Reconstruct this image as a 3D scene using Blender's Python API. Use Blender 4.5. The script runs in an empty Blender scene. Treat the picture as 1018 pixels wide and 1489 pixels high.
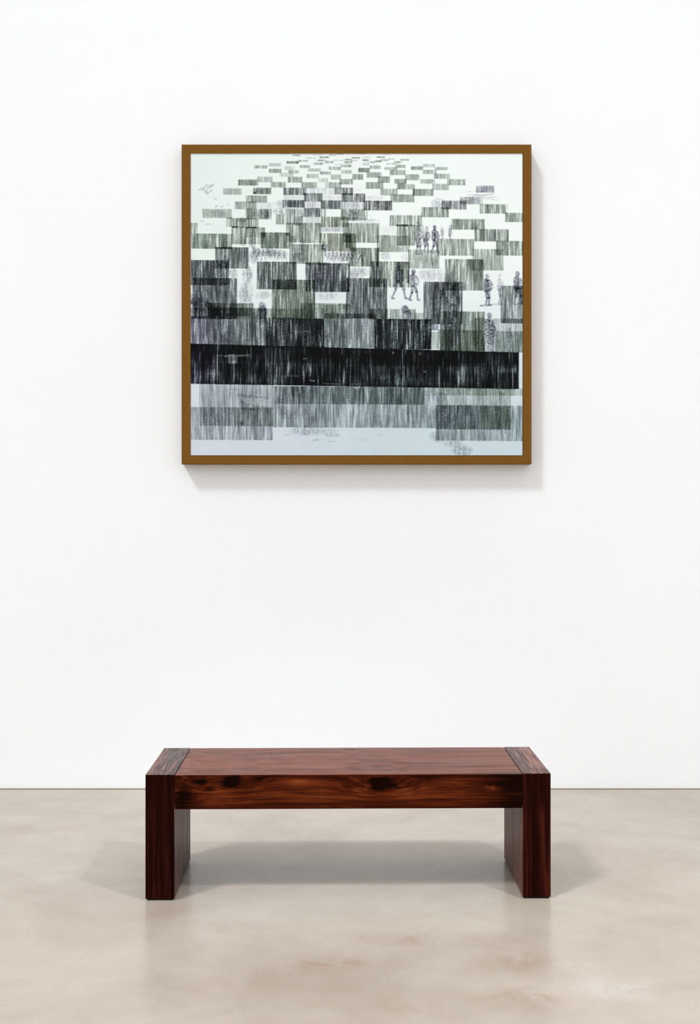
import bpy, bmesh, math
import numpy as np
from mathutils import Vector

scn = bpy.context.scene
COL = scn.collection

# ------------------------------------------------------------------ camera
F_PX, W_PX, H_PX = 1455.0, 1018, 1489
CAM_H = 1.414
cam = bpy.data.cameras.new('camera')
cam.sensor_width = 36.0
cam.lens = F_PX * 36.0 / H_PX
cam.shift_x = 3.0 / H_PX
cam.shift_y = -9.5 / H_PX
cam_o = bpy.data.objects.new('camera', cam)
cam_o.location = (0, 0, CAM_H)
cam_o.rotation_euler = (math.pi / 2, 0, 0)
COL.objects.link(cam_o)
scn.camera = cam_o

# ------------------------------------------------------------------ world, lamps, exposure
world = bpy.data.worlds.new('gallery_daylight')
scn.world = world
world.use_nodes = True
bg = world.node_tree.nodes['Background']
AMB_H, AMB_Z = 0.76, 1.36                      # bright overhead, dimmer towards the sides of the hall
_tc = world.node_tree.nodes.new('ShaderNodeTexCoord')
_sp = world.node_tree.nodes.new('ShaderNodeSeparateXYZ')
_mr = world.node_tree.nodes.new('ShaderNodeMapRange')
_mr.inputs['To Min'].default_value = AMB_H
_mr.inputs['To Max'].default_value = AMB_Z
world.node_tree.links.new(_tc.outputs['Generated'], _sp.inputs[0])
world.node_tree.links.new(_sp.outputs['Z'], _mr.inputs['Value'])
world.node_tree.links.new(_mr.outputs[0], bg.inputs['Strength'])
bg.inputs['Color'].default_value = (1.0, 0.985, 0.962, 1)


def lamp(name, kind, loc, aim, energy, color=(1, 1, 1), **kw):
    l = bpy.data.lights.new(name, kind)
    l.energy = energy
    l.color = color
    for k, v in kw.items():
        setattr(l, k, v)
    o = bpy.data.objects.new(name, l)
    o.location = loc
    d = Vector(aim) - Vector(loc)
    o.rotation_euler = d.to_track_quat('-Z', 'Y').to_euler()
    COL.objects.link(o)
    return o


# daylight falling in from high on the left, and a ceiling spot on the right
lamp('skylight', 'SUN', (-3, 0, 8), (-3 + 0.55, 0.49, 8 - 1.0), 1.85, (0.95, 0.99, 1.0), angle=math.radians(8))
lamp('ceiling_spot', 'SPOT', (3.0, 1.0, 6.2), (0.12, 3.1, 0.0), 760, (0.95, 0.99, 1.0),
     spot_size=math.radians(35), spot_blend=0.75, shadow_soft_size=0.14)

vs = scn.view_settings
vs.view_transform = 'Standard'
vs.look = 'None'
vs.exposure = 0.09
vs.gamma = 1.0
vs.use_curve_mapping = False
scn.cycles.max_bounces = 8
scn.cycles.diffuse_bounces = 5


# ------------------------------------------------------------------ helpers
def lin(c):
    out = []
    for v in c:
        v /= 255.0
        out.append(v / 12.92 if v <= 0.04045 else ((v + 0.055) / 1.055) ** 2.4)
    return tuple(out) + (1.0,)


class NT:
    """Small wrapper for writing node trees as expressions."""

    def __init__(self, name):
        self.m = bpy.data.materials.new(name)
        self.m.use_nodes = True
        self.t = self.m.node_tree
        self.t.nodes.clear()
        self.out = self.t.nodes.new('ShaderNodeOutputMaterial')
        self.b = self.t.nodes.new('ShaderNodeBsdfPrincipled')
        self.t.links.new(self.b.outputs[0], self.out.inputs[0])

    def put(self, sock, v):
        if isinstance(v, bpy.types.NodeSocket):
            self.t.links.new(v, sock)
        else:
            sock.default_value = v

    def math(self, op, a, b=0.0, c=0.0, clamp=False):
        n = self.t.nodes.new('ShaderNodeMath')
        n.operation = op
        n.use_clamp = clamp
        for s, v in zip(n.inputs, (a, b, c)):
            self.put(s, v)
        return n.outputs[0]

    def coords(self):
        return self.t.nodes.new('ShaderNodeTexCoord').outputs['Object']

    def sep(self, v):
        n = self.t.nodes.new('ShaderNodeSeparateXYZ')
        self.put(n.inputs[0], v)
        return n.outputs

    def comb(self, x, y, z):
        n = self.t.nodes.new('ShaderNodeCombineXYZ')
        for s, v in zip(n.inputs, (x, y, z)):
            self.put(s, v)
        return n.outputs[0]

    def mapping(self, v, scale=(1, 1, 1), loc=(0, 0, 0)):
        n = self.t.nodes.new('ShaderNodeMapping')
        self.put(n.inputs['Vector'], v)
        n.inputs['Scale'].default_value = scale
        n.inputs['Location'].default_value = loc
        return n.outputs[0]

    def noise(self, v, scale, detail=4, rough=0.5, dist=0.0):
        n = self.t.nodes.new('ShaderNodeTexNoise')
        self.put(n.inputs['Vector'], v)
        n.inputs['Scale'].default_value = scale
        n.inputs['Detail'].default_value = detail
        n.inputs['Roughness'].default_value = rough
        n.inputs['Distortion'].default_value = dist
        return n.outputs[0]

    def ramp(self, f, stops):
        n = self.t.nodes.new('ShaderNodeValToRGB')
        e = n.color_ramp.elements
        while len(e) < len(stops):
            e.new(0.5)
        for el, (p, c) in zip(e, stops):
            el.position = p
            el.color = c if not isinstance(c, (int, float)) else (c, c, c, 1)
        self.put(n.inputs[0], f)
        return n.outputs[0]

    def mix(self, f, a, b, mode='MIX'):
        n = self.t.nodes.new('ShaderNodeMix')
        n.data_type = 'RGBA'
        n.blend_type = mode
        self.put(n.inputs[0], f)
        self.put(n.inputs[6], a)
        self.put(n.inputs[7], b)
        return n.outputs[2]

    def blob(self, u, v, cu, cv, ru, rv):
        """exp(-((u-cu)/ru)^2-((v-cv)/rv)^2)"""
        a = self.math('DIVIDE', self.math('SUBTRACT', u, cu), ru)
        b = self.math('DIVIDE', self.math('SUBTRACT', v, cv), rv)
        s = self.math('ADD', self.math('MULTIPLY', a, a), self.math('MULTIPLY', b, b))
        return self.math('POWER', 2.718, self.math('MULTIPLY', s, -1.0))

    def bump(self, h, strength, dist=0.002):
        n = self.t.nodes.new('ShaderNodeBump')
        n.inputs['Strength'].default_value = strength
        n.inputs['Distance'].default_value = dist
        self.put(n.inputs['Height'], h)
        self.put(self.b.inputs['Normal'], n.outputs[0])

    def done(self, col, rough, spec=0.5):
        self.put(self.b.inputs['Base Color'], col)
        self.put(self.b.inputs['Roughness'], rough)
        self.put(self.b.inputs['Specular IOR Level'], spec)
        return self.m

    def waxed(self, col, rough, k):
        """matt body colour under a thin wax film that reflects k of a full lacquer"""
        m = self.done(col, 0.8, 0.0)
        g = self.t.nodes.new('ShaderNodeBsdfGlossy')
        g.inputs['Roughness'].default_value = rough
        fr = self.t.nodes.new('ShaderNodeFresnel')
        fr.inputs['IOR'].default_value = 1.45
        mx = self.t.nodes.new('ShaderNodeMixShader')
        self.put(mx.inputs[0], self.math('MULTIPLY', self.math('SUBTRACT', fr.outputs[0], 0.033, clamp=True), k))
        self.t.links.new(self.b.outputs[0], mx.inputs[1])
        self.t.links.new(g.outputs[0], mx.inputs[2])
        self.t.links.new(mx.outputs[0], self.out.inputs[0])
        return m


def box_bm(x0, y0, z0, x1, y1, z1, bevel=0.0, seg=2):
    bm = bmesh.new()
    bmesh.ops.create_cube(bm, size=1)
    for v in bm.verts:
        v.co = Vector(((x0 + x1) / 2 + v.co.x * (x1 - x0),
                       (y0 + y1) / 2 + v.co.y * (y1 - y0),
                       (z0 + z1) / 2 + v.co.z * (z1 - z0)))
    if bevel:
        bmesh.ops.bevel(bm, geom=list(bm.edges), offset=bevel, segments=seg, affect='EDGES', profile=0.5)
    return bm


def obj(name, bm, mat, parent=None, smooth=False):
    me = bpy.data.meshes.new(name)
    bm.to_mesh(me)
    bm.free()
    if smooth:
        for p in me.polygons:
            p.use_smooth = True
    me.materials.append(mat)
    o = bpy.data.objects.new(name, me)
    COL.objects.link(o)
    if parent:
        o.parent = parent
    return o


def thing(name, label, cat, loc, rz=0.0):
    o = bpy.data.objects.new(name, None)
    o.empty_display_size = 0.1
    o.location = loc
    o.rotation_euler = (0, 0, rz)
    o['label'] = label
    o['category'] = cat
    COL.objects.link(o)
    return o


# ------------------------------------------------------------------ setting
WALL_Y = 4.994

n = NT('white_plaster')
c = n.coords()
f = n.noise(c, 0.9, 3, 0.5)
col = n.ramp(f, [(0.3, lin((239, 241.5, 245.5))), (0.7, lin((242, 244.5, 248.5)))])
n.bump(n.noise(c, 60, 3, 0.6), 0.03)
wall_mat = n.done(col, 0.85, 0.15)

n = NT('polished_concrete')
c = n.coords()
s = n.sep(c)
cl = n.noise(n.mapping(c, (1.0, 1.3, 1)), 1.5, 6, 0.62, 0.7)
col = n.ramp(cl, [(0.30, lin((148, 138, 127))), (0.48, lin((158, 149, 139))), (0.66, lin((167, 159, 149)))])
mott = n.noise(n.mapping(c, (1, 1.2, 1), (4, 2, 0)), 5.5, 7, 0.6, 0.4)
col = n.mix(0.35, col, n.ramp(mott, [(0.3, lin((145, 135, 124))), (0.7, lin((168, 161, 152)))]))


def fl(px, py):
    d = F_PX * CAM_H / (py - 735.0)
    return (px - 506) / F_PX * d, d


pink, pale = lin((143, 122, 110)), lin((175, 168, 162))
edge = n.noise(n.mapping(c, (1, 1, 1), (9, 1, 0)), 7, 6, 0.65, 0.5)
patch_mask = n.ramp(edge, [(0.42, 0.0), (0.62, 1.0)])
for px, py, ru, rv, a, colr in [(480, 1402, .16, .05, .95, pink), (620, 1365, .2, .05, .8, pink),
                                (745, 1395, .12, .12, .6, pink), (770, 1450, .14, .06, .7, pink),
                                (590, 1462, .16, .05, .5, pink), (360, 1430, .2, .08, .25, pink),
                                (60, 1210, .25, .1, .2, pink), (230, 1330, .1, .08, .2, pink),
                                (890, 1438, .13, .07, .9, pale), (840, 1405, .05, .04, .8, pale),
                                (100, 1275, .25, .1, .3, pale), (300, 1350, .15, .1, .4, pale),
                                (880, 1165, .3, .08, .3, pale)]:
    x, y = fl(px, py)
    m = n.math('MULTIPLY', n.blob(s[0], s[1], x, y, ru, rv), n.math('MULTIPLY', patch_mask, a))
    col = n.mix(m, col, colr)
spk = n.noise(c, 160, 3, 0.6)
col = n.mix(0.12, col, n.ramp(spk, [(0.35, 0.35), (0.65, 0.75)]), 'OVERLAY')
col = n.mix(1.0, col, (0.985, 0.967, 0.95, 1), 'MULTIPLY')
rgh = n.math('MULTIPLY_ADD', mott, 0.12, 0.16)
n.bump(n.noise(c, 9, 3, 0.5), 0.02, 0.004)
floor_mat = n.done(col, rgh, 0.42)

n = NT('joint_filler')
joint_mat = n.done(lin((120, 102, 90)), 0.8, 0.2)

o = obj('wall_back', box_bm(-9, WALL_Y, -0.1, 9, WALL_Y + 0.2, 7.0), wall_mat)
o['kind'] = 'structure'
o = obj('floor', box_bm(-9, -6, -0.1, 9, WALL_Y, 0.0), floor_mat)
o['kind'] = 'structure'
o = obj('trim_1', box_bm(-9, WALL_Y - 0.010, 0.0, 9, WALL_Y, 0.002), joint_mat)
o['kind'] = 'structure'


# ------------------------------------------------------------------ wooden bench
def wood(name, axis, dark, mid, light, bright=None, loc=(0, 0, 0), marks=None, rough=0.3, spec=0.16, contrast=1.0):
    """Stained timber, grain along axis; marks(n, s) returns knots, glow and dark-end masks."""
    n = NT(name)
    c = n.coords()
    s = n.sep(c)
    bend = 0.0
    knots = glow = None
    if marks:
        bend, knots, glow, ends = marks(n, s)
    else:
        ends = None
    stretch = [1.0, 1.0, 1.0]
    stretch['xyz'.index(axis)] = 0.05
    if marks:
        v = n.comb(s[0], n.math('ADD', s[1], bend), n.math('ADD', s[2], bend))
    else:
        # on the upper ends the figure runs front to back
        nz = n.math('GREATER_THAN', n.sep(n.t.nodes.new('ShaderNodeTexCoord').outputs['Normal'])[2], 0.7)
        v = n.comb(s[0], n.math('MULTIPLY', s[1], n.math('MULTIPLY_ADD', nz, -0.93, 1.0)), s[2])
    g = n.noise(n.mapping(v, stretch, loc), 34, 7, 0.62, 0.8)
    fine_s = [1.0, 1.0, 1.0]
    fine_s['xyz'.index(axis)] = 0.02
    fine = n.noise(n.mapping(v, fine_s, loc), 110, 4, 0.6, 0.2)
    broad_s = [1.0, 1.0, 1.0]
    broad_s['xyz'.index(axis)] = 0.3
    broad = n.noise(n.mapping(v, broad_s, (loc[0] + 3, loc[1], loc[2])), 5, 3, 0.5, 0.3)
    f = n.math('ADD', n.math('MULTIPLY', g, 0.56), n.math('ADD', n.math('MULTIPLY', fine, 0.34), n.math('MULTIPLY', broad, 0.16)))
    f = n.math('ADD', n.math('MULTIPLY', n.math('SUBTRACT', f, 0.53), contrast), 0.5)
    nrm = n.sep(n.t.nodes.new('ShaderNodeTexCoord').outputs['Normal'])
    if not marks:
        # light on the slabs' upper ends and broad faces is painted into the colour
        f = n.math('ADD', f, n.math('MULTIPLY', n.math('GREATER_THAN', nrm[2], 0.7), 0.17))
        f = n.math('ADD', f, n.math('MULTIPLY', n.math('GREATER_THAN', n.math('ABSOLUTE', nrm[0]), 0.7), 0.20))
    if marks:
        f = n.math('ADD', 0.5, n.math('MULTIPLY', n.math('SUBTRACT', f, 0.5), n.math('MULTIPLY_ADD', n.math('GREATER_THAN', nrm[2], 0.7), -0.4, 1.0)))
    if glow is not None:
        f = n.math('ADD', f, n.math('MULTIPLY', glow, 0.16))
    if ends is not None:
        f = n.math('SUBTRACT', f, n.math('MULTIPLY', ends, 0.22))
    if knots is not None:
        f = n.math('SUBTRACT', f, n.math('MULTIPLY', knots, n.math('MULTIPLY_ADD', g, 0.5, 0.08)))
    st = [(0.30, lin(dark)), (0.50, lin(mid)), (0.66, lin(light))]
    if bright:
        st.append((0.85, lin(bright)))
    col = n.ramp(f, st)
    n.bump(fine, 0.06, 0.0008)
    k = n.math('MULTIPLY', n.ramp(fine, [(0.35, 0.55), (0.65, 1.0)]), spec)
    if not marks:                                   # the upper ends carry a fuller polish
        k = n.math('MULTIPLY', k, n.math('MULTIPLY_ADD', nz, 1.0, 1.0))
    return n.waxed(col, rough, k)


def bx(px):
    return (px - 506.0) / 405.5


def bz(py):
    return 0.45 - (py - 1126) / 405.5


def seat_marks(n, s):
    # knots, pale heartwood glow and the dark ends of the rail, in seat coordinates
    kn = [(335, 1136, .030, .018, 1.5), (290, 1136, .018, .011, 1.4), (303, 1147, .016, .007, .9),
          (550, 1140, .034, .022, 1.5), (572, 1144, .03, .008, .9), (268, 1150, .024, .034, .6), (372, 1131, .03, .008, .4),
          (622, 1130, .04, .006, .35)]
    knots = 0.0
    bend = 0.0
    front = n.math('LESS_THAN', s[1], -0.17)
    warp = n.noise(n.mapping(n.coords(), (0.7, 1, 1.3)), 38, 4, 0.6, 0.4)
    wz = n.math('ADD', s[2], n.math('MULTIPLY', n.math('SUBTRACT', warp, 0.5), 0.03))
    wx = n.math('ADD', s[0], n.math('MULTIPLY', n.math('SUBTRACT', warp, 0.5), 0.05))
    for px, py, ru, rv, a in kn:
        k = n.blob(wx, wz, bx(px), bz(py), ru, rv)
        knots = n.math('ADD', knots, n.math('MULTIPLY', k, a))
        w = n.blob(s[0], s[2], bx(px), bz(py), ru * 3.0, rv * 2.4)
        bend = n.math('ADD', bend, n.math('MULTIPLY', w, 0.02 * a))
    knots = n.math('MULTIPLY', knots, front)
    # one small knot on the seat face
    for cx, cy, r, a in [(bx(566), -0.15, 0.010, .8), (bx(548), -0.11, 0.02, .35), (bx(520), -0.13, .03, .25)]:
        k = n.blob(wx, s[1], cx, cy, r, r)
        knots = n.math('ADD', knots, n.math('MULTIPLY', n.math('MULTIPLY', k, a), n.math('GREATER_THAN', s[2], 0.44)))
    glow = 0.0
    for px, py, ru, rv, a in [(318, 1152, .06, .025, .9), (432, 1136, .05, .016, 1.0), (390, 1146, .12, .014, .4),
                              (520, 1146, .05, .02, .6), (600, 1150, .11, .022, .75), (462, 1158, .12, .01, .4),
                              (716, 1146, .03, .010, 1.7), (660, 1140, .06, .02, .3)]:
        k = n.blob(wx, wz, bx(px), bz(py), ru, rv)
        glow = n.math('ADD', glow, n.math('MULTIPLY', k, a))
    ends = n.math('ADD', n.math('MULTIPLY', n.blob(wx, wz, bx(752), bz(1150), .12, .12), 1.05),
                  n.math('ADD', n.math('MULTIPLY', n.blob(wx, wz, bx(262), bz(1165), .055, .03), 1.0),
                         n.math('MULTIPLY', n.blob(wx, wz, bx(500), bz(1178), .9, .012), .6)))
    # light falling on the seat top is painted in as a paler colour
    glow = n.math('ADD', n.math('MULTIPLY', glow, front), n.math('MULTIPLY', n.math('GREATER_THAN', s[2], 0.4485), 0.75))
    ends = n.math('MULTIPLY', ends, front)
    return bend, knots, glow, ends


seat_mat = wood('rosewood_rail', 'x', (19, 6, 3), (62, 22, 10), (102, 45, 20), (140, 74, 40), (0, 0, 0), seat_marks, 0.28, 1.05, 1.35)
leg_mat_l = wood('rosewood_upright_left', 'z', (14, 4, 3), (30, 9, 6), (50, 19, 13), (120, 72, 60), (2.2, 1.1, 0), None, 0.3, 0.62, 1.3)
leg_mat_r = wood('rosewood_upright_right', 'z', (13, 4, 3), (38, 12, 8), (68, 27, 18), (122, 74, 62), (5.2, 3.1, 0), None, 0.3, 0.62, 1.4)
n = NT('dark_glide')
glide_mat = n.done(lin((22, 15, 12)), 0.6, 0.2)

YF, YB = 3.588, 3.986
DEP = YB - YF
bench = thing('bench', 'low dark reddish-brown wooden bench with slab legs, on the concrete floor below the artwork',
              'bench', (0.0, (YF + YB) / 2, 0), math.radians(0.75))
XL0, XL1, XR0, XR1 = -0.7275, -0.6238, 0.6262, 0.7270
hd = DEP / 2
GAP = 0.0022
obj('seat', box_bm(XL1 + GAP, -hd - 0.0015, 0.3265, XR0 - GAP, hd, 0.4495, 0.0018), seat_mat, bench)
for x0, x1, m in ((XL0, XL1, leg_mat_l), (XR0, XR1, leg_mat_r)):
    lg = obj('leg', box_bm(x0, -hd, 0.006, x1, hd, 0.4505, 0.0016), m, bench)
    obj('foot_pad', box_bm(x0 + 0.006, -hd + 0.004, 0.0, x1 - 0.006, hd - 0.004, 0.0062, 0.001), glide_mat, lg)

# ------------------------------------------------------------------ framed artwork
FR_D = 0.064
FY = WALL_Y - FR_D
SC = F_PX / FY


def ax(px):
    return (px - 506.0) / SC


def az(py):
    return CAM_H + (735.0 - py) / SC


n = NT('brown_frame_lacquer')
c = n.coords()
f = n.noise(c, 30, 3, 0.5)
frame_mat = n.done(n.ramp(f, [(0.3, lin((114, 77, 26))), (0.7, lin((117, 80, 28)))]), 0.7, 0.1)
n = NT('black_backing')
back_mat = n.done(lin((30, 28, 24)), 0.9, 0.1)

X0, X1, Z1, Z0 = ax(264), ax(773), az(210), az(675)
ix0, ix1, iz1, iz0 = ax(277), ax(760.8), az(223), az(662.6)
art = thing('framed_artwork', 'square abstract black and grey striped-block artwork in flat brown frame on white wall',
            'artwork', ((X0 + X1) / 2, WALL_Y, Z0))
ox, oz = (X0 + X1) / 2, Z0


def ring_bm(X0, X1, Z0, Z1, x0, x1, z0, z1, yf, yb):
    bm = bmesh.new()

    def ring(a, b, c_, d, y):
        return [bm.verts.new((a, y, c_)), bm.verts.new((b, y, c_)), bm.verts.new((b, y, d)), bm.verts.new((a, y, d))]
    of, inf = ring(X0, X1, Z0, Z1, yf), ring(x0, x1, z0, z1, yf)
    ob, inb = ring(X0, X1, Z0, Z1, yb), ring(x0, x1, z0, z1, yb)
    for i in range(4):
        j = (i + 1) % 4
        bm.faces.new((of[i], of[j], inf[j], inf[i]))
        bm.faces.new((ob[j], ob[i], inb[i], inb[j]))
        bm.faces.new((ob[i], ob[j], of[j], of[i]))
        bm.faces.new((inf[i], inf[j], inb[j], inb[i]))
    bmesh.ops.recalc_face_normals(bm, faces=bm.faces)
    return bm


bm = ring_bm(X0 - ox, X1 - ox, 0, Z1 - oz, ix0 - ox, ix1 - ox, iz0 - oz, iz1 - oz, -FR_D, -0.001)
outer = [e for e in bm.edges if all(abs(v.co.y + FR_D) < 1e-6 for v in e.verts)
         and (all(abs(v.co.x - (X0 - ox)) < 1e-6 for v in e.verts) or all(abs(v.co.x - (X1 - ox)) < 1e-6 for v in e.verts)
              or all(abs(v.co.z) < 1e-6 for v in e.verts) or all(abs(v.co.z - (Z1 - oz)) < 1e-6 for v in e.verts))]
bmesh.ops.bevel(bm, geom=outer, offset=0.0015, segments=2, affect='EDGES')
obj('frame', bm, frame_mat, art)
obj('backing_board', box_bm(ix0 - ox - 0.004, -FR_D + 0.012, iz0 - oz - 0.004, ix1 - ox + 0.004, -0.002, iz1 - oz + 0.004), back_mat, art)

# ---- the print itself: layered, hand-streaked blocks laid down on a panel as pigment values
PX0, PX1, PY0, PY1 = 277.0, 760.0, 223.0, 662.0
RES = 1.35
NX, NY = int((PX1 - PX0) * RES), int((PY1 - PY0) * RES)
rng = np.random.default_rng(11)


def gauss(a, sx, sy):
    for axis, s_ in ((1, sx), (0, sy)):
        if s_ <= 0.05:
            continue
        r = max(1, int(3 * s_))
        k = np.exp(-0.5 * (np.arange(-r, r + 1) / s_) ** 2)
        k /= k.sum()
        acc = np.zeros_like(a)
        for w, sh in zip(k, range(-r, r + 1)):
            acc += w * np.roll(a, sh, axis)
        a = acc
    return a


def field(sx, sy):
    a = gauss(rng.standard_normal((NY, NX)), sx, sy)
    return (a - a.mean()) / a.std()


S1, S2, S3 = field(0.6, 14), field(3.2, 22), field(0.5, 0.5)
S4, S5 = field(1.0, 7), field(9, 9)
GX, GY = np.meshgrid((np.arange(NX) + 0.5) / RES + PX0, (np.arange(NY) + 0.5) / RES + PY0)
OD = np.zeros((NY, NX, 3))          # pigment density per channel
TONE = {'t': (1.06, 0.975, 0.985), 'g': (1.065, 0.955, 1.045), 'k': (1.04, 0.99, 0.97), 'v': (1.04, 1.03, 0.88), 'b': (1.045, 1.0, 0.945),
        'o': (1.02, 0.95, 1.10)}
TL = {'A': (270, 220), 'B': (390, 220), 'C': (510, 220), 'D': (635, 220), 'E': (270, 330), 'F': (390, 330),
      'G': (510, 330), 'H': (635, 330), 'I': (270, 440), 'J': (390, 440), 'K': (510, 440), 'L': (635, 440),
      'M': (270, 550), 'N': (390, 550), 'O': (510, 550), 'P': (635, 550)}
KS = 130.0 / 1018.0


def pt(t, x, y):
    return TL[t][0] + x * KS, TL[t][1] + y * KS


def soft(v, w=0.55):
    return np.clip(v / w * 0.5 + 0.5, 0, 1)


def block(t, x0, y0, x1, y1, d, tone='g', streak=1.0, slope=0.008, edge=1.0):
    a, b = pt(t, x0, y0)
    c_, e = pt(t, x1, y1)
    yy = GY - (GX - a) * slope
    m = soft(GX - a) * soft(c_ - GX) * soft(yy - b) * soft(e - yy)
    if m.max() <= 0:
        return
    r1, r2 = rng.integers(0, NX), rng.integers(0, NY)
    s1, s2 = np.roll(S1, (r2, r1), (0, 1)), np.roll(S2, (r2, r1), (0, 1))
    s4 = np.roll(S4, (r1, r2), (0, 1))
    base = -math.log(max(1 - d, 0.03))
    streak *= 0.85 if d > 0.42 else 1.0
    q = 1 + streak * (0.38 * s1 + 0.14 * s2 + 0.2 * s4) + 0.16 * S3
    # strokes press harder where they start and stop
    hit = np.exp(-np.abs(yy - b) / 1.0) + np.exp(-np.abs(yy - e) / 1.0) + 0.5 * np.exp(-np.abs(GX - a) / 1.0) + 0.5 * np.exp(-np.abs(GX - c_) / 1.0)
    q = q + edge * 0.28 * hit * (1 + 0.6 * s4)
    q = np.clip(q, 0.12, 2.6)
    for i in range(3):
        OD[..., i] += m * base * q * TONE[tone][i]


def stipple(t, cx, cy, rx, ry, d, tone='v', thr=0.2, power=2.0):
    a, b = pt(t, cx, cy)
    r = (np.abs((GX - a) / (rx * KS)) ** power + np.abs((GY - b) / (ry * KS)) ** power)
    m = np.clip(0.85 * (1.2 - r) + 0.22 * S5, 0, 1)
    sp = np.clip(0.62 + 0.42 * np.roll(S3, int(cx) % 97, 1) + 0.25 * np.roll(S4, int(cy) % 89, 1), 0.05, 1.5) * 0.8
    for i in range(3):
        OD[..., i] += m * sp * -math.log(1 - d) * TONE[tone][i]


def stroke(t, pts, w, d, tone='v'):
    """a drawn line of width w (tile units), with stippled pigment"""
    best = np.full((NY, NX), 1e9)
    P = [pt(t, *p) for p in pts]
    for (ax_, ay_), (bx_, by_) in zip(P, P[1:]):
        dx, dy = bx_ - ax_, by_ - ay_
        u = np.clip(((GX - ax_) * dx + (GY - ay_) * dy) / (dx * dx + dy * dy + 1e-9), 0, 1)
        best = np.minimum(best, np.hypot(GX - ax_ - u * dx, GY - ay_ - u * dy))
    m = soft(w * KS * 0.5 - best, 0.7)
    sp = np.clip(0.62 + 0.36 * S3 + 0.25 * S5, 0.05, 1.5)
    for i in range(3):
        OD[..., i] += m * sp * -math.log(1 - d) * TONE[tone][i]


def walker(t, cx, top, h, d, lean=0.0, stride=0.25, wide=1.0):
    """a small walking figure drawn in stipple: head, coat, two legs"""
    hx, w = cx + lean * 0.3 * h, wide * h
    stroke(t, [(hx, top + 0.055 * h), (hx + 0.01 * h, top + 0.085 * h)], 0.115 * w, d)
    stroke(t, [(hx, top + 0.15 * h), (cx + lean * 0.2 * h, top + 0.2 * h)], 0.07 * w, d * 0.9)
    stroke(t, [(cx + lean * 0.2 * h - 0.03 * w, top + 0.22 * h), (cx - 0.03 * w, top + 0.50 * h)], 0.15 * w, d)
    stroke(t, [(cx + lean * 0.2 * h + 0.05 * w, top + 0.24 * h), (cx + 0.06 * w, top + 0.48 * h)], 0.12 * w, d * 0.8)
    stroke(t, [(cx + 0.1 * w, top + 0.24 * h), (cx + 0.16 * w, top + 0.38 * h), (cx + 0.11 * w, top + 0.5 * h)], 0.05 * w, d * 0.7)
    for sg in (-1, 1):
        fx = cx + sg * stride * 0.5 * h
        kx = cx + sg * stride * 0.3 * h + 0.03 * h
        stroke(t, [(cx + sg * 0.03 * w, top + 0.52 * h), (kx, top + 0.73 * h)], 0.085 * w, d * 0.9)
        stroke(t, [(kx, top + 0.73 * h), (fx, top + 0.96 * h), (fx + 0.06 * w, top + 0.97 * h)], 0.05 * w, d * 0.9)


R = block
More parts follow.
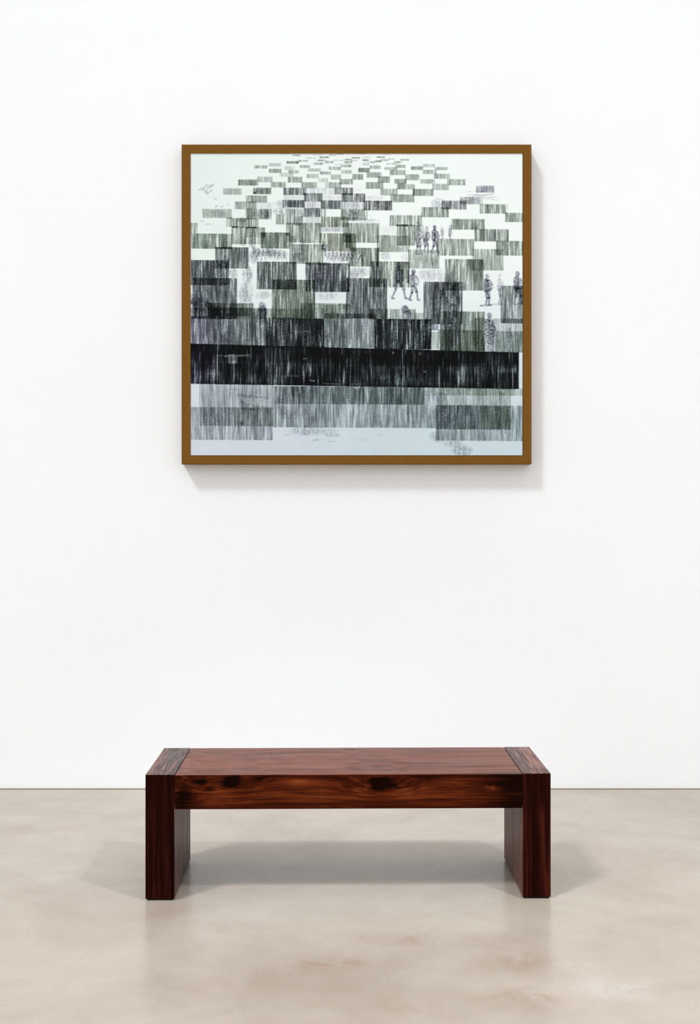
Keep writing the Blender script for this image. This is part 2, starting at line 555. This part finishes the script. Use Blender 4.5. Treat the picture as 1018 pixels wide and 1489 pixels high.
# top: tiny far blocks
for a in [('B', 210, 112, 345, 140, .42), ('B', 345, 100, 455, 118, .3), ('B', 275, 40, 375, 52, .3), ('B', 150, 22, 240, 30, .25),
          ('B', 585, 60, 690, 76, .36), ('B', 440, 70, 545, 82, .16), ('B', 510, 36, 620, 46, .16), ('B', 690, 38, 775, 50, .22),
          ('B', 780, 26, 860, 38, .22), ('B', 560, 96, 660, 112, .3), ('B', 650, 112, 740, 135, .24), ('B', 520, 128, 625, 155, .24),
          ('B', 360, 158, 475, 188, .26), ('B', 190, 170, 300, 212, .15), ('B', 870, 88, 955, 102, .26), ('B', 865, 113, 955, 135, .3),
          ('B', 955, 68, 1045, 82, .36), ('B', 745, 98, 860, 108, .17), ('B', 830, 150, 950, 180, .27), ('B', 750, 143, 835, 152, .14),
          ('B', 690, 175, 830, 212, .22), ('B', 450, 195, 600, 230, .22), ('B', 590, 230, 715, 265, .28), ('B', 5, 135, 150, 172, .17),
          ('B', 10, 200, 150, 245, .34), ('B', 130, 245, 290, 290, .15), ('B', 230, 215, 350, 250, .22), ('B', 440, 258, 575, 305, .22),
          ('B', 715, 265, 830, 320, .22), ('B', 830, 212, 950, 255, .22), ('B', 575, 305, 680, 350, .15), ('B', 225, 290, 390, 355, .3),
          ('B', 810, 315, 965, 375, .33), ('B', 30, 350, 200, 410, .3), ('B', 380, 352, 557, 418, .3), ('B', 650, 352, 835, 418, .24),
          ('B', 955, 258, 1080, 322, .3),
          ('C', 80, 22, 180, 34, .22), ('C', 370, 32, 455, 42, .14), ('C', 295, 62, 390, 74, .36), ('C', 145, 62, 220, 75, .17),
          ('C', 130, 93, 210, 110, .34), ('C', 340, 92, 430, 108, .24), ('C', 430, 80, 500, 95, .24), ('C', 565, 90, 665, 105, .28),
          ('C', 495, 112, 580, 135, .24), ('C', 275, 103, 350, 125, .34), ('C', 220, 113, 270, 135, .24), ('C', 140, 130, 210, 160, .15),
          ('C', 405, 133, 520, 155, .15), ('C', 0, 100, 75, 112, .16), ('C', 215, 162, 340, 200, .26), ('C', 510, 153, 625, 190, .26),
          ('C', 385, 180, 530, 212, .24), ('C', 85, 190, 215, 238, .36), ('C', 445, 212, 620, 270, .28), ('C', 685, 172, 825, 210, .32),
          ('C', 825, 145, 955, 180, .2), ('C', 820, 210, 975, 258, .3), ('C', 955, 180, 1102, 214, .24), ('C', 180, 238, 350, 300, .28),
          ('C', 310, 285, 445, 357, .33), ('C', 620, 262, 778, 328, .3), ('C', 500, 315, 635, 370, .33), ('C', 795, 318, 955, 367, .26),
          ('C', 175, 350, 370, 425, .33), ('C', 525, 365, 605, 432, .36), ('C', 605, 375, 730, 432, .26), ('C', 340, 425, 535, 500, .28),
          ('C', 710, 428, 940, 505, .33), ('C', 455, 490, 725, 577, .3), ('C', 948, 255, 1128, 312, .25), ('C', 930, 370, 1114, 440, .28),
          ('A', 780, 160, 930, 195, .3), ('A', 600, 322, 825, 388, .38), ('A', 815, 290, 990, 350, .22), ('A', 430, 422, 640, 492, .27),
          ('A', 770, 415, 975, 487, .38), ('A', 690, 503, 930, 583, .3), ('A', 563, 570, 805, 657, .32), ('A', 190, 655, 525, 757, .22),
          ('D', 120, 318, 325, 385, .3)]:
    R(*a, edge=0.35, streak=0.55)
R('D', 448, 392, 655, 468, .28, 'v')
# upper middle
for a in [('A', 690, 655, 978, 770, .30), ('A', 462, 757, 530, 857, .24), ('A', 530, 760, 830, 870, .30), ('A', 60, 815, 135, 935, .25),
          ('A', 525, 857, 800, 1055, .32), ('A', 690, 865, 905, 975, .18), ('A', 800, 865, 905, 1055, .2),
          ('B', 175, 415, 430, 495, .44, 'k'), ('B', 760, 415, 965, 490, .45, 'k'), ('B', 405, 478, 620, 570, .40, 'k'),
          ('B', 840, 480, 1105, 575, .46, 'k'), ('B', 165, 555, 415, 638, .50, 'k'), ('B', 600, 560, 840, 655, .45, 'k'),
          ('B', 90, 715, 195, 830, .27), ('B', 205, 650, 392, 832, .24, 'k'), ('B', 290, 738, 400, 840, .18),
          ('B', 395, 645, 590, 745, .40, 'k'), ('B', 590, 655, 655, 745, .24), ('B', 830, 655, 1130, 780, .32),
          ('B', 600, 745, 920, 860, .36, 'o'), ('B', 205, 815, 395, 1035, .33), ('B', 390, 815, 603, 1040, .33),
          ('C', 148, 562, 470, 670, .52, 'k'), ('C', 798, 635, 1114, 748, .30), ('C', 445, 728, 812, 850, .30),
          ('C', 525, 833, 735, 1070, .30), ('C', 735, 840, 830, 1068, .2), ('C', -85, 815, 328, 1037, .30),
          ('D', 490, 602, 805, 706, .34), ('D', 780, 700, 978, 802, .30), ('D', 165, 770, 545, 888, .36),
          ('D', 430, 886, 820, 1022, .36), ('D', 265, 520, 520, 602, .2, 'k'), ('D', 60, 562, 335, 660, .36, 'k'),
          ('H', 5, 135, 425, 322, .29), ('H', 675, 158, 985, 322, .34), ('H', 400, 250, 760, 490, .27), ('H', 95, 364, 530, 718, .38)]:
    R(*a)
for a in [('B', 430, 415, 760, 490, .07, 'v'), ('B', 170, 500, 405, 560, .07, 'v'), ('B', 620, 500, 840, 562, .08, 'v'),
          ('B', 415, 570, 600, 645, .10, 'v'), ('B', 840, 575, 1090, 655, .13, 'v'), ('B', 420, 745, 590, 815, .10, 'v'),
          ('B', 610, 860, 850, 915, .14, 'v'), ('A', 805, 585, 1000, 655, .06, 'v')]:
    R(*a, edge=0.2)
for a in [('A', 870, 715, 110, 55, .42), ('A', 740, 730, 90, 90, .25), ('A', 640, 780, 60, 30, .45), ('A', 350, 710, 140, 45, .22), ('A', 850, 450, 110, 38, .25),
          ('B', 150, 600, 90, 50, .2), ('B', 290, 600, 120, 45, .4), ('B', 150, 680, 110, 45, .32), ('B', 315, 690, 80, 45, .42),
          ('B', 500, 690, 120, 50, .22), ('B', 960, 715, 75, 65, .5), ('B', 510, 610, 90, 40, .12), ('B', 940, 615, 110, 40, .16),
          ('B', 720, 890, 120, 25, .14), ('C', 260, 530, 130, 28, .16), ('C', 80, 440, 70, 25, .1), ('C', 160, 785, 170, 22, .18),
          ('D', 20, 590, 80, 65, .32), ('D', 130, 610, 90, 45, .3), ('D', 380, 560, 140, 45, .32), ('D', 300, 570, 40, 35, .4),
          ('D', 560, 430, 90, 36, .2), ('H', 620, 95, 90, 60, .22)]:
    stipple(*a)
# middle
for a in [('E', 65, 74, 530, 244, .40, 'g'), ('E', 855, 60, 1187, 240, .40), ('F', 245, 195, 445, 415, .34), ('F', 445, 195, 625, 410, .33),
          ('F', 245, 98, 300, 200, .24), ('F', 585, 70, 1000, 272, .33, 'o'), ('G', -60, 95, 60, 240, .26), ('G', 300, 92, 450, 282, .34),
          ('G', 450, 98, 670, 282, .24), ('G', 0, 235, 320, 445, .44), ('G', -35, 275, 0, 445, .3), ('G', 655, 258, 1010, 468, .24),
          ('G', 215, 390, 668, 680, .42), ('G', 215, 445, 345, 590, .2, 'v'), ('G', 325, 0, 525, 90, .03),
          ('E', 335, 228, 715, 468, .48, 'k'), ('E', 62, 375, 493, 657, .58, 'b'), ('E', 80, 578, 585, 1041, .53, 'b'),
          ('E', 813, 393, 1265, 705, .55, 'k'), ('F', 45, 597, 535, 1040, .45, 'g'), ('F', 425, 408, 930, 733, .60, 'b'),
          ('F', 888, 580, 1355, 1036, .50, 'k'), ('F', 370, 864, 930, 1036, .33), ('E', 250, 862, 775, 1010, .36, 'g'),
          ('G', 830, 622, 1272, 1100, .52, 'k'), ('H', 725, 667, 985, 1091, .38, 'k')]:
    R(*a, slope=0.010)
# lower middle
for a in [('I', 60, 55, 975, 172, .22), ('I', 62, 150, 255, 470, .42, 'v'), ('I', 250, 50, 765, 480, .48, 'k'), ('I', 760, 60, 925, 490, .50, 'k'),
          ('I', 250, 150, 520, 478, .2, 'v'), ('J', 30, 65, 525, 175, .25), ('J', 645, 120, 1210, 505, .36, 'k'),
          ('J', 640, 20, 900, 500, .22), ('J', 520, 60, 640, 180, .2),
          ('J', -22, 172, 640, 500, .74, 'k'), ('J', 350, 180, 640, 500, .40, 'k'), ('K', 270, 182, 918, 522, .76, 'k'),
          ('K', 270, 182, 370, 520, .4, 'k'), ('K', 820, 182, 918, 520, .45, 'k'), ('K', 215, 65, 420, 185, .38), ('K', 420, 70, 740, 188, .28),
          ('K', 720, 115, 830, 190, .18), ('K', 918, 125, 1010, 240, .2, 'k'), ('K', 918, 240, 1000, 310, .3, 'v'), ('K', 918, 330, 1000, 520, .16),
          ('L', 40, 95, 548, 540, .33), ('L', 20, 305, 545, 545, .33, 'o'), ('L', 40, 240, 280, 540, .3, 'k'), ('L', 430, 170, 546, 545, .30, 'o'),
          ('L', 545, 178, 985, 560, .18, 'k'), ('L', 668, 320, 985, 560, .25), ('L', 725, 178, 985, 232, .2, 'o')]:
    R(*a, slope=0.012)
for a in [('E', 150, 850, 100, 80, .4), ('E', 695, 750, 95, 130, .36), ('E', 705, 540, 60, 110, .38), ('E', 880, 770, 110, 50, .24), ('E', 545, 520, 50, 60, .32),
          ('E', 660, 340, 70, 90, .25), ('E', 770, 370, 60, 50, .3), ('E', 480, 760, 90, 90, .2),
          ('E', 760, 180, 45, 70, .35), ('E', 655, 180, 40, 55, .35), ('E', 800, 300, 70, 60, .33), ('E', 960, 290, 110, 60, .33), ('F', 120, 320, 120, 70, .28),
          ('F', 340, 350, 90, 55, .35), ('F', 400, 240, 45, 70, .3), ('F', 640, 235, 35, 60, .6), ('F', 590, 560, 130, 150, .45), ('F', 710, 780, 190, 75, .24),
          ('F', 980, 520, 60, 70, .3), ('G', 100, 515, 130, 65, .33), ('F', 780, 345, 180, 60, .3), ('F', 970, 250, 35, 35, .6), ('F', 390, 160, 45, 35, .2),
          ('G', 300, 520, 55, 120, .4), ('G', 310, 630, 60, 40, .55), ('G', 340, 760, 70, 50, .4), ('G', 900, 540, 140, 75, .34), ('G', 950, 720, 110, 110, .25),
          ('H', 160, 570, 90, 130, .4), ('H', 40, 560, 60, 90, .25), ('G', 400, 330, 70, 45, .22), ('G', 640, 340, 80, 40, .15), ('G', 560, 250, 45, 35, .25),
          ('G', 830, 370, 60, 60, .2), ('G', 950, 390, 40, 60, .3), ('I', 870, 130, 60, 90, .35), ('I', 200, 300, 120, 150, .25), ('I', 500, 400, 110, 80, .3),
          ('J', 760, 320, 160, 160, .25), ('J', 680, 380, 45, 70, .35), ('K', 160, 300, 110, 180, .22), ('L', 170, 350, 90, 180, .4), ('L', 230, 330, 60, 150, .35)]:
    stipple(*a)
for a in [('E', 150, 860, 110, 120, .35, 'v'), ('I', 150, 60, 110, 100, .35, 'v'), ('I', 470, 430, 110, 70, .25, 'v'), ('J', 420, 560, 160, 90, .2, 'o'),
          ('J', 60, 300, 80, 160, .2, 'o'), ('K', 620, 380, 60, 140, .3, 'k'), ('K', 860, 640, 120, 90, .3, 'o'), ('L', 90, 420, 60, 110, .35, 'k'),
          ('L', 470, 300, 70, 200, .2, 'o'), ('I', 700, 300, 60, 170, .25, 'o')]:
    stipple(*a)
stroke('I', [(255, 20), (330, 90), (400, 165)], 70, .35, 'k')
stroke('E', [(250, 850), (340, 940)], 30, .3, 'k')
# drawn figures
walker('C', 765, 800, 380, .45, .05, .12); walker('C', 855, 855, 300, .55, .1, .15); walker('C', 955, 840, 320, .6, .0, .2)
walker('D', 150, 840, 220, .35, .0, .1, .8); walker('D', 60, 850, 200, .25, .0, .1, .8)
walker('E', 460, 320, 170, .3, .0, .1, 1.5)
walker('G', 545, 395, 430, .45, .05, .36); walker('G', 715, 480, 360, .48, -.02, .26, 1.05); walker('G', 110, 245, 170, .35, 0, .4)
walker('G', 20, 235, 170, .4, 0, .3)
walker('H', 575, 530, 370, .48, .0, .1, 1.05); walker('H', 715, 530, 350, .28, .0, .05, .8); walker('H', 920, 505, 380, .42, -.03, .25, 1.1)
walker('H', 70, 640, 230, .4, .0, .5); walker('H', 190, 660, 200, .35, .0, .6)
walker('L', 590, 110, 470, .45, .05, .08, .95); walker('L', 635, 190, 380, .4, .0, .05, .8); walker('L', 830, 280, 290, .38, .0, .06, .8)
stroke('L', [(180, 40), (185, 60)], 75, .4); stroke('L', [(190, 120), (185, 300)], 90, .4)
for cx, cy, r_ in [('K', 617, 70), ('E', 872, 900)] and [(617, 70, 75)]:
    stroke('K', [(617, 65), (617, 78)], 78, .5); stroke('K', [(640, 130), (640, 190)], 110, .4)
stroke('E', [(872, 890), (872, 915)], 82, .35); stroke('I', [(872, 90), (860, 190)], 110, .28)
for k in range(7):
    walker('F', 650 + k * 44, 250 + (k % 2) * 12, 135, .32, .0, .5, .8)
for k in range(5):
    walker('E', 780 + k * 52, 215 + (k % 3) * 14, 150, .25, .0, .45, .9)
for k in range(4):
    walker('F', 20 + k * 55, 250 + (k % 2) * 12, 130, .25, .0, .4, .9)
for pts in [[(540, 885), (700, 875)], [(700, 885), (960, 872)]]:
    stroke('H', pts, 9, .3, 'k')
# scribbles at the upper left and upper right
for pts in [[(150, 440), (200, 410), (250, 375)], [(180, 445), (250, 405), (320, 375)], [(230, 470), (250, 430), (310, 390)], [(200, 430), (240, 470)],
            [(240, 490), (300, 440)], [(320, 530), (350, 550)], [(340, 630), (370, 615)], [(405, 635), (425, 625)], [(475, 600), (490, 615)],
            [(170, 790), (210, 800)], [(225, 835), (280, 825)], [(200, 700), (250, 715)]]:
    stroke('A', pts, 9, .3, 'k')
for k, pts in enumerate([[(430, 497), (540, 497), (650, 485)], [(340, 460), (560, 458)], [(350, 495), (430, 497)], [(400, 512), (680, 520)], [(540, 540), (700, 555)],
                         [(520, 528), (640, 532)], [(450, 480), (520, 455)]]):
    stroke('D', pts, 8, .35 if k == 0 else .2, 'v')
# accents: dark joints where blocks overlap
for a in [('C', 525, 832, 648, 852, .6, 'k'), ('A', 470, 752, 530, 764, .45, 'k'), ('A', 525, 852, 600, 866, .5, 'k'), ('A', 690, 860, 830, 872, .6, 'k'),
          ('B', 405, 475, 430, 497, .4, 'k'), ('B', 850, 480, 960, 495, .45, 'k'), ('C', 708, 425, 728, 500, .35, 'k'), ('E', 855, 60, 905, 120, .3, 'o'),
          ('E', 335, 228, 515, 246, .5, 'k'), ('F', 425, 400, 700, 430, .35, 'k'), ('F', 205, 70, 245, 96, .4), ('F', 860, 70, 940, 95, .3), ('A', 770, 462, 800, 482, .6, 'k'),
          ('G', 645, 395, 668, 640, .5, 'k'), ('G', 525, 395, 560, 470, .4, 'k'), ('G', 300, 235, 322, 440, .3, 'k'), ('H', 490, 886, 540, 900, .4, 'k')]:
    R(*a, edge=0.2)

# the wide black band
yb0 = 499.2 + (GX - 277) * (512.0 - 499.2) / 477
yb1 = 557.2 + (GX - 277) * (565.0 - 557.2) / 477
mband = soft(GY - yb0) * soft(yb1 - GY) * soft(754.3 - GX)
v_ = (GY - yb0) / (yb1 - yb0)
dens = 1.95 + 0.50 * S1 + 0.14 * S2 + 0.34 * S4 + 0.2 * S5 + 0.18 * S3
dens += 0.35 * np.exp(-((v_ - 0.0) / 0.05) ** 2) + 0.35 * np.exp(-((v_ - 1.0) / 0.06) ** 2)
dens += np.where(v_ < 0.42, 0.45, 0.0) + np.where((v_ > 0.42) & (v_ < 0.72), 0.1, 0.0)
for t, x0, y0, x1, y1, dd in [('I', 245, 470, 930, 585, .5), ('I', 455, 595, 600, 690, -1.3), ('I', 180, 680, 430, 765, .35), ('I', 470, 690, 640, 800, .4),
                              ('I', 60, 765, 440, 920, -.25), ('J', 440, 505, 920, 632, .6), ('J', 0, 820, 300, 930, -.2), ('J', 300, 835, 610, 930, .45), ('K', 250, 530, 770, 715, .55),
                              ('K', 250, 715, 560, 860, -.35), ('K', 560, 860, 920, 940, -.25), ('K', 850, 540, 1060, 900, .4), ('L', 0, 540, 545, 690, .45),
                              ('L', 540, 600, 680, 740, -.2), ('L', 700, 700, 920, 790, -.6), ('L', 80, 700, 480, 800, -.25), ('L', 520, 800, 930, 950, .25),
                              ('K', 0, 540, 280, 570, -.4), ('K', 280, 555, 480, 580, -.3), ('J', 600, 640, 700, 900, -.3)]:
    a, b = pt(t, x0, y0)
    c_, e = pt(t, x1, y1)
    dens += dd * soft(GX - a, 1.2) * soft(c_ - GX, 1.2) * soft(GY - b, 1.5) * soft(e - GY, 1.5) * (1 + 0.3 * S1)
dens = np.clip(dens, 0.35, 3.6)
left_v = np.clip((330 - GX) / 60, 0, 1)
for i in range(3):
    tone = np.array(TONE['k'][i]) * (1 - left_v) + np.array((1.02, 1.05, 0.86)[i]) * left_v
    OD[..., i] = OD[..., i] * (1 - 0.75 * mband) + mband * dens * tone
# pale scratches in the band
light = np.zeros((NY, NX))
for t, pts, w, a in [('I', [(360, 598), (420, 600)], 9, .5), ('I', [(450, 605), (540, 590), (600, 600), (720, 594)], 10, .7), ('J', [(400, 635), (445, 630)], 10, .5),
                     ('J', [(220, 830), (350, 832)], 7, .4), ('J', [(475, 880), (530, 888)], 10, .8), ('J', [(225, 540), (232, 820)], 9, .4), ('J', [(705, 520), (708, 880)], 7, .35),
                     ('J', [(410, 330), (440, 318), (455, 330)], 9, .45), ('K', [(480, 555), (485, 575)], 12, .7), ('K', [(785, 565), (792, 580)], 12, .8), ('K', [(830, 778), (855, 785)], 9, .6),
                     ('K', [(0, 925), (160, 922)], 7, .4), ('L', [(215, 940), (218, 960)], 7, .5), ('J', [(620, 915), (820, 925)], 9, .5), ('I', [(535, 596), (545, 610)], 14, .6)]:
    best = np.full((NY, NX), 1e9)
    P = [pt(t, *p) for p in pts]
    for (ax_, ay_), (bx_, by_) in zip(P, P[1:]):
        dx, dy = bx_ - ax_, by_ - ay_
        u = np.clip(((GX - ax_) * dx + (GY - ay_) * dy) / (dx * dx + dy * dy + 1e-9), 0, 1)
        best = np.minimum(best, np.hypot(GX - ax_ - u * dx, GY - ay_ - u * dy))
    light = np.maximum(light, a * soft(w * KS * 0.5 - best, 0.8) * np.clip(0.8 + 0.4 * S3, 0, 1.3))

# bottom
for a in [('M', 158, 55, 1000, 535, .22, 't'), ('M', 60, 323, 993, 693, .27, 't'), ('M', 560, 325, 993, 540, .10, 'o'), ('N', 55, 85, 1905, 550, .27, 't'),
          ('N', 75, 85, 1780, 285, .30, 't'), ('N', 260, 85, 370, 200, .3, 'o'), ('O', 350, 105, 640, 295, .2, 't'),
          ('P', -11, 300, 985, 702, .27, 't'), ('P', 0, 108, 842, 575, .22), ('P', -60, 108, 985, 188, .2, 'o'),
          ('P', -11, 300, 470, 570, .26, 'v'), ('P', 485, 310, 842, 575, .24, 'o')]:
    R(*a, slope=0.006, edge=0.5)
for a in [('N', 480, 150, 300, 120, .25), ('N', 500, 390, 330, 130, .26), ('N', 510, 590, 300, 55, .26), ('N', 730, 640, 90, 25, .3), ('O', 300, 480, 180, 80, .2),
          ('O', 760, 400, 200, 120, .2), ('O', 780, 150, 120, 70, .22), ('P', 120, 430, 160, 150, .22), ('P', 60, 660, 120, 60, .25), ('P', 180, 730, 130, 50, .25), ('P', 290, 810, 120, 60, .28),
          ('P', 40, 230, 80, 80, .3), ('M', 750, 210, 180, 110, .16), ('O', 120, 690, 110, 30, .08), ('O', 330, 640, 60, 15, .1)]:
    stipple(*a)
for k in range(9):
    y = 180 + k * 20
    stroke('M', [(600 + k * 6, y), (720 + k * 8, y + 14), (930, y + 36)], 8, .5, 'k')
stroke('M', [(520, 118), (600, 120)], 8, .3, 'k'); stroke('M', [(640, 480), (640, 515)], 26, .8, 'k'); stroke('M', [(638, 500), (636, 690)], 8, .45, 'k')
stroke('N', [(515, 700), (600, 690)], 10, .3, 'k'); stroke('N', [(680, 712), (760, 712)], 9, .25, 'k'); stroke('N', [(190, 640), (240, 636)], 9, .2, 'k')
for t, x, y in [('O', 52, 103), ('O', 95, 100), ('O', 595, 122), ('O', 850, 115), ('P', 730, 130), ('P', 755, 145), ('L', 150, 252), ('N', 1000, 106)]:
    a, b = pt(t, x, y)
    light = np.maximum(light, 0.95 * np.exp(-((GX - a) ** 2 + (GY - b) ** 2) / 1.4))

for k in range(4):
    y = 212 + k * 20
    P = [pt('M', 610 + k * 25, y), pt('M', 750 + k * 20, y + 16), pt('M', 950, y + 34)]
    best = np.full((NY, NX), 1e9)
    for (ax_, ay_), (bx_, by_) in zip(P, P[1:]):
        dx, dy = bx_ - ax_, by_ - ay_
        u = np.clip(((GX - ax_) * dx + (GY - ay_) * dy) / (dx * dx + dy * dy + 1e-9), 0, 1)
        best = np.minimum(best, np.hypot(GX - ax_ - u * dx, GY - ay_ - u * dy))
    light = np.maximum(light, 0.6 * soft(5 * KS - best, 0.8))

# paper ground and colour: sRGB-like values
u_, w_ = (GX - PX0) / (PX1 - PX0), (GY - PY0) / (PY1 - PY0)
paper = np.empty((NY, NX, 3))
tl, tr, bl, br = np.array((229, 241, 239)), np.array((243, 251, 251)), np.array((211, 219, 231)), np.array((203, 220, 228))
ww = np.clip((w_ - 0.35) / 0.5, 0, 1)[..., None]
uu = np.clip(u_ * 1.6, 0, 1)[..., None]
paper[:] = (tl * (1 - uu) + tr * uu) * (1 - ww) + (bl * (1 - uu) + br * uu) * ww
paper += (0.8 * S3 + 0.8 * S5)[..., None]
img = paper * np.exp(-OD)
img = img * (1 - light[..., None]) + np.array((205, 215, 215)) * light[..., None]
img = np.maximum(img, np.array((13, 14, 15)))
img = np.clip(img / 255.0, 0.0, 1.0)
ALB = 0.92                                     # paper white of the print under this light
alb = np.where(img <= 0.04045, img / 12.92, ((img + 0.055) / 1.055) ** 2.4) * ALB

# panel mesh: a fine grid front (pigment stored per point) with thickness behind it
gx = np.linspace(ax(277.0) - ox, ax(760.0) - ox, NX)
gz = np.linspace(az(223.0) - oz, az(662.0) - oz, NY)
yf, yb_ = -FR_D + 0.003, -FR_D + 0.0115
co = np.empty((NY, NX, 3), np.float32)
co[..., 0] = gx[None, :]
co[..., 1] = yf
co[..., 2] = gz[:, None]
co = co.reshape(-1, 3)
idx = np.arange(NX * NY).reshape(NY, NX)
quads = np.stack([idx[1:, :-1], idx[1:, 1:], idx[:-1, 1:], idx[:-1, :-1]], -1).reshape(-1, 4)
nb = NX * NY
corners = [idx[0, 0], idx[0, -1], idx[-1, -1], idx[-1, 0]]
back = co[corners].copy()
back[:, 1] = yb_
co = np.concatenate([co, back])
b0, b1, b2, b3 = nb, nb + 1, nb + 2, nb + 3
polys = [list(map(int, q)) for q in quads]
polys.append([b0, b1, b2, b3])
polys.append([int(i) for i in idx[0, :]][::-1] + [b0, b1][::1])
polys.append([int(i) for i in idx[-1, :]] + [b2, b3])
polys.append([int(i) for i in idx[:, 0]] + [b3, b0])
polys.append([int(i) for i in idx[:, -1]][::-1] + [b1, b2])
me = bpy.data.meshes.new('print')
me.from_pydata(co.tolist(), [], polys)
att = me.attributes.new('pigment', 'FLOAT_COLOR', 'POINT')
rgba = np.ones((len(co), 4), np.float32)
rgba[:nb, :3] = alb.reshape(-1, 3)
rgba[nb:, :3] = 0.6
att.data.foreach_set('color', rgba.ravel())
me.update()
n = NT('printed_paper')
at = n.t.nodes.new('ShaderNodeAttribute')
at.attribute_name = 'pigment'
me.materials.append(n.done(at.outputs['Color'], 0.85, 0.06))
pr = bpy.data.objects.new('print', me)
COL.objects.link(pr)
pr.parent = art
pr['label'] = 'pale paper covered with overlapping grey and black streaked blocks'
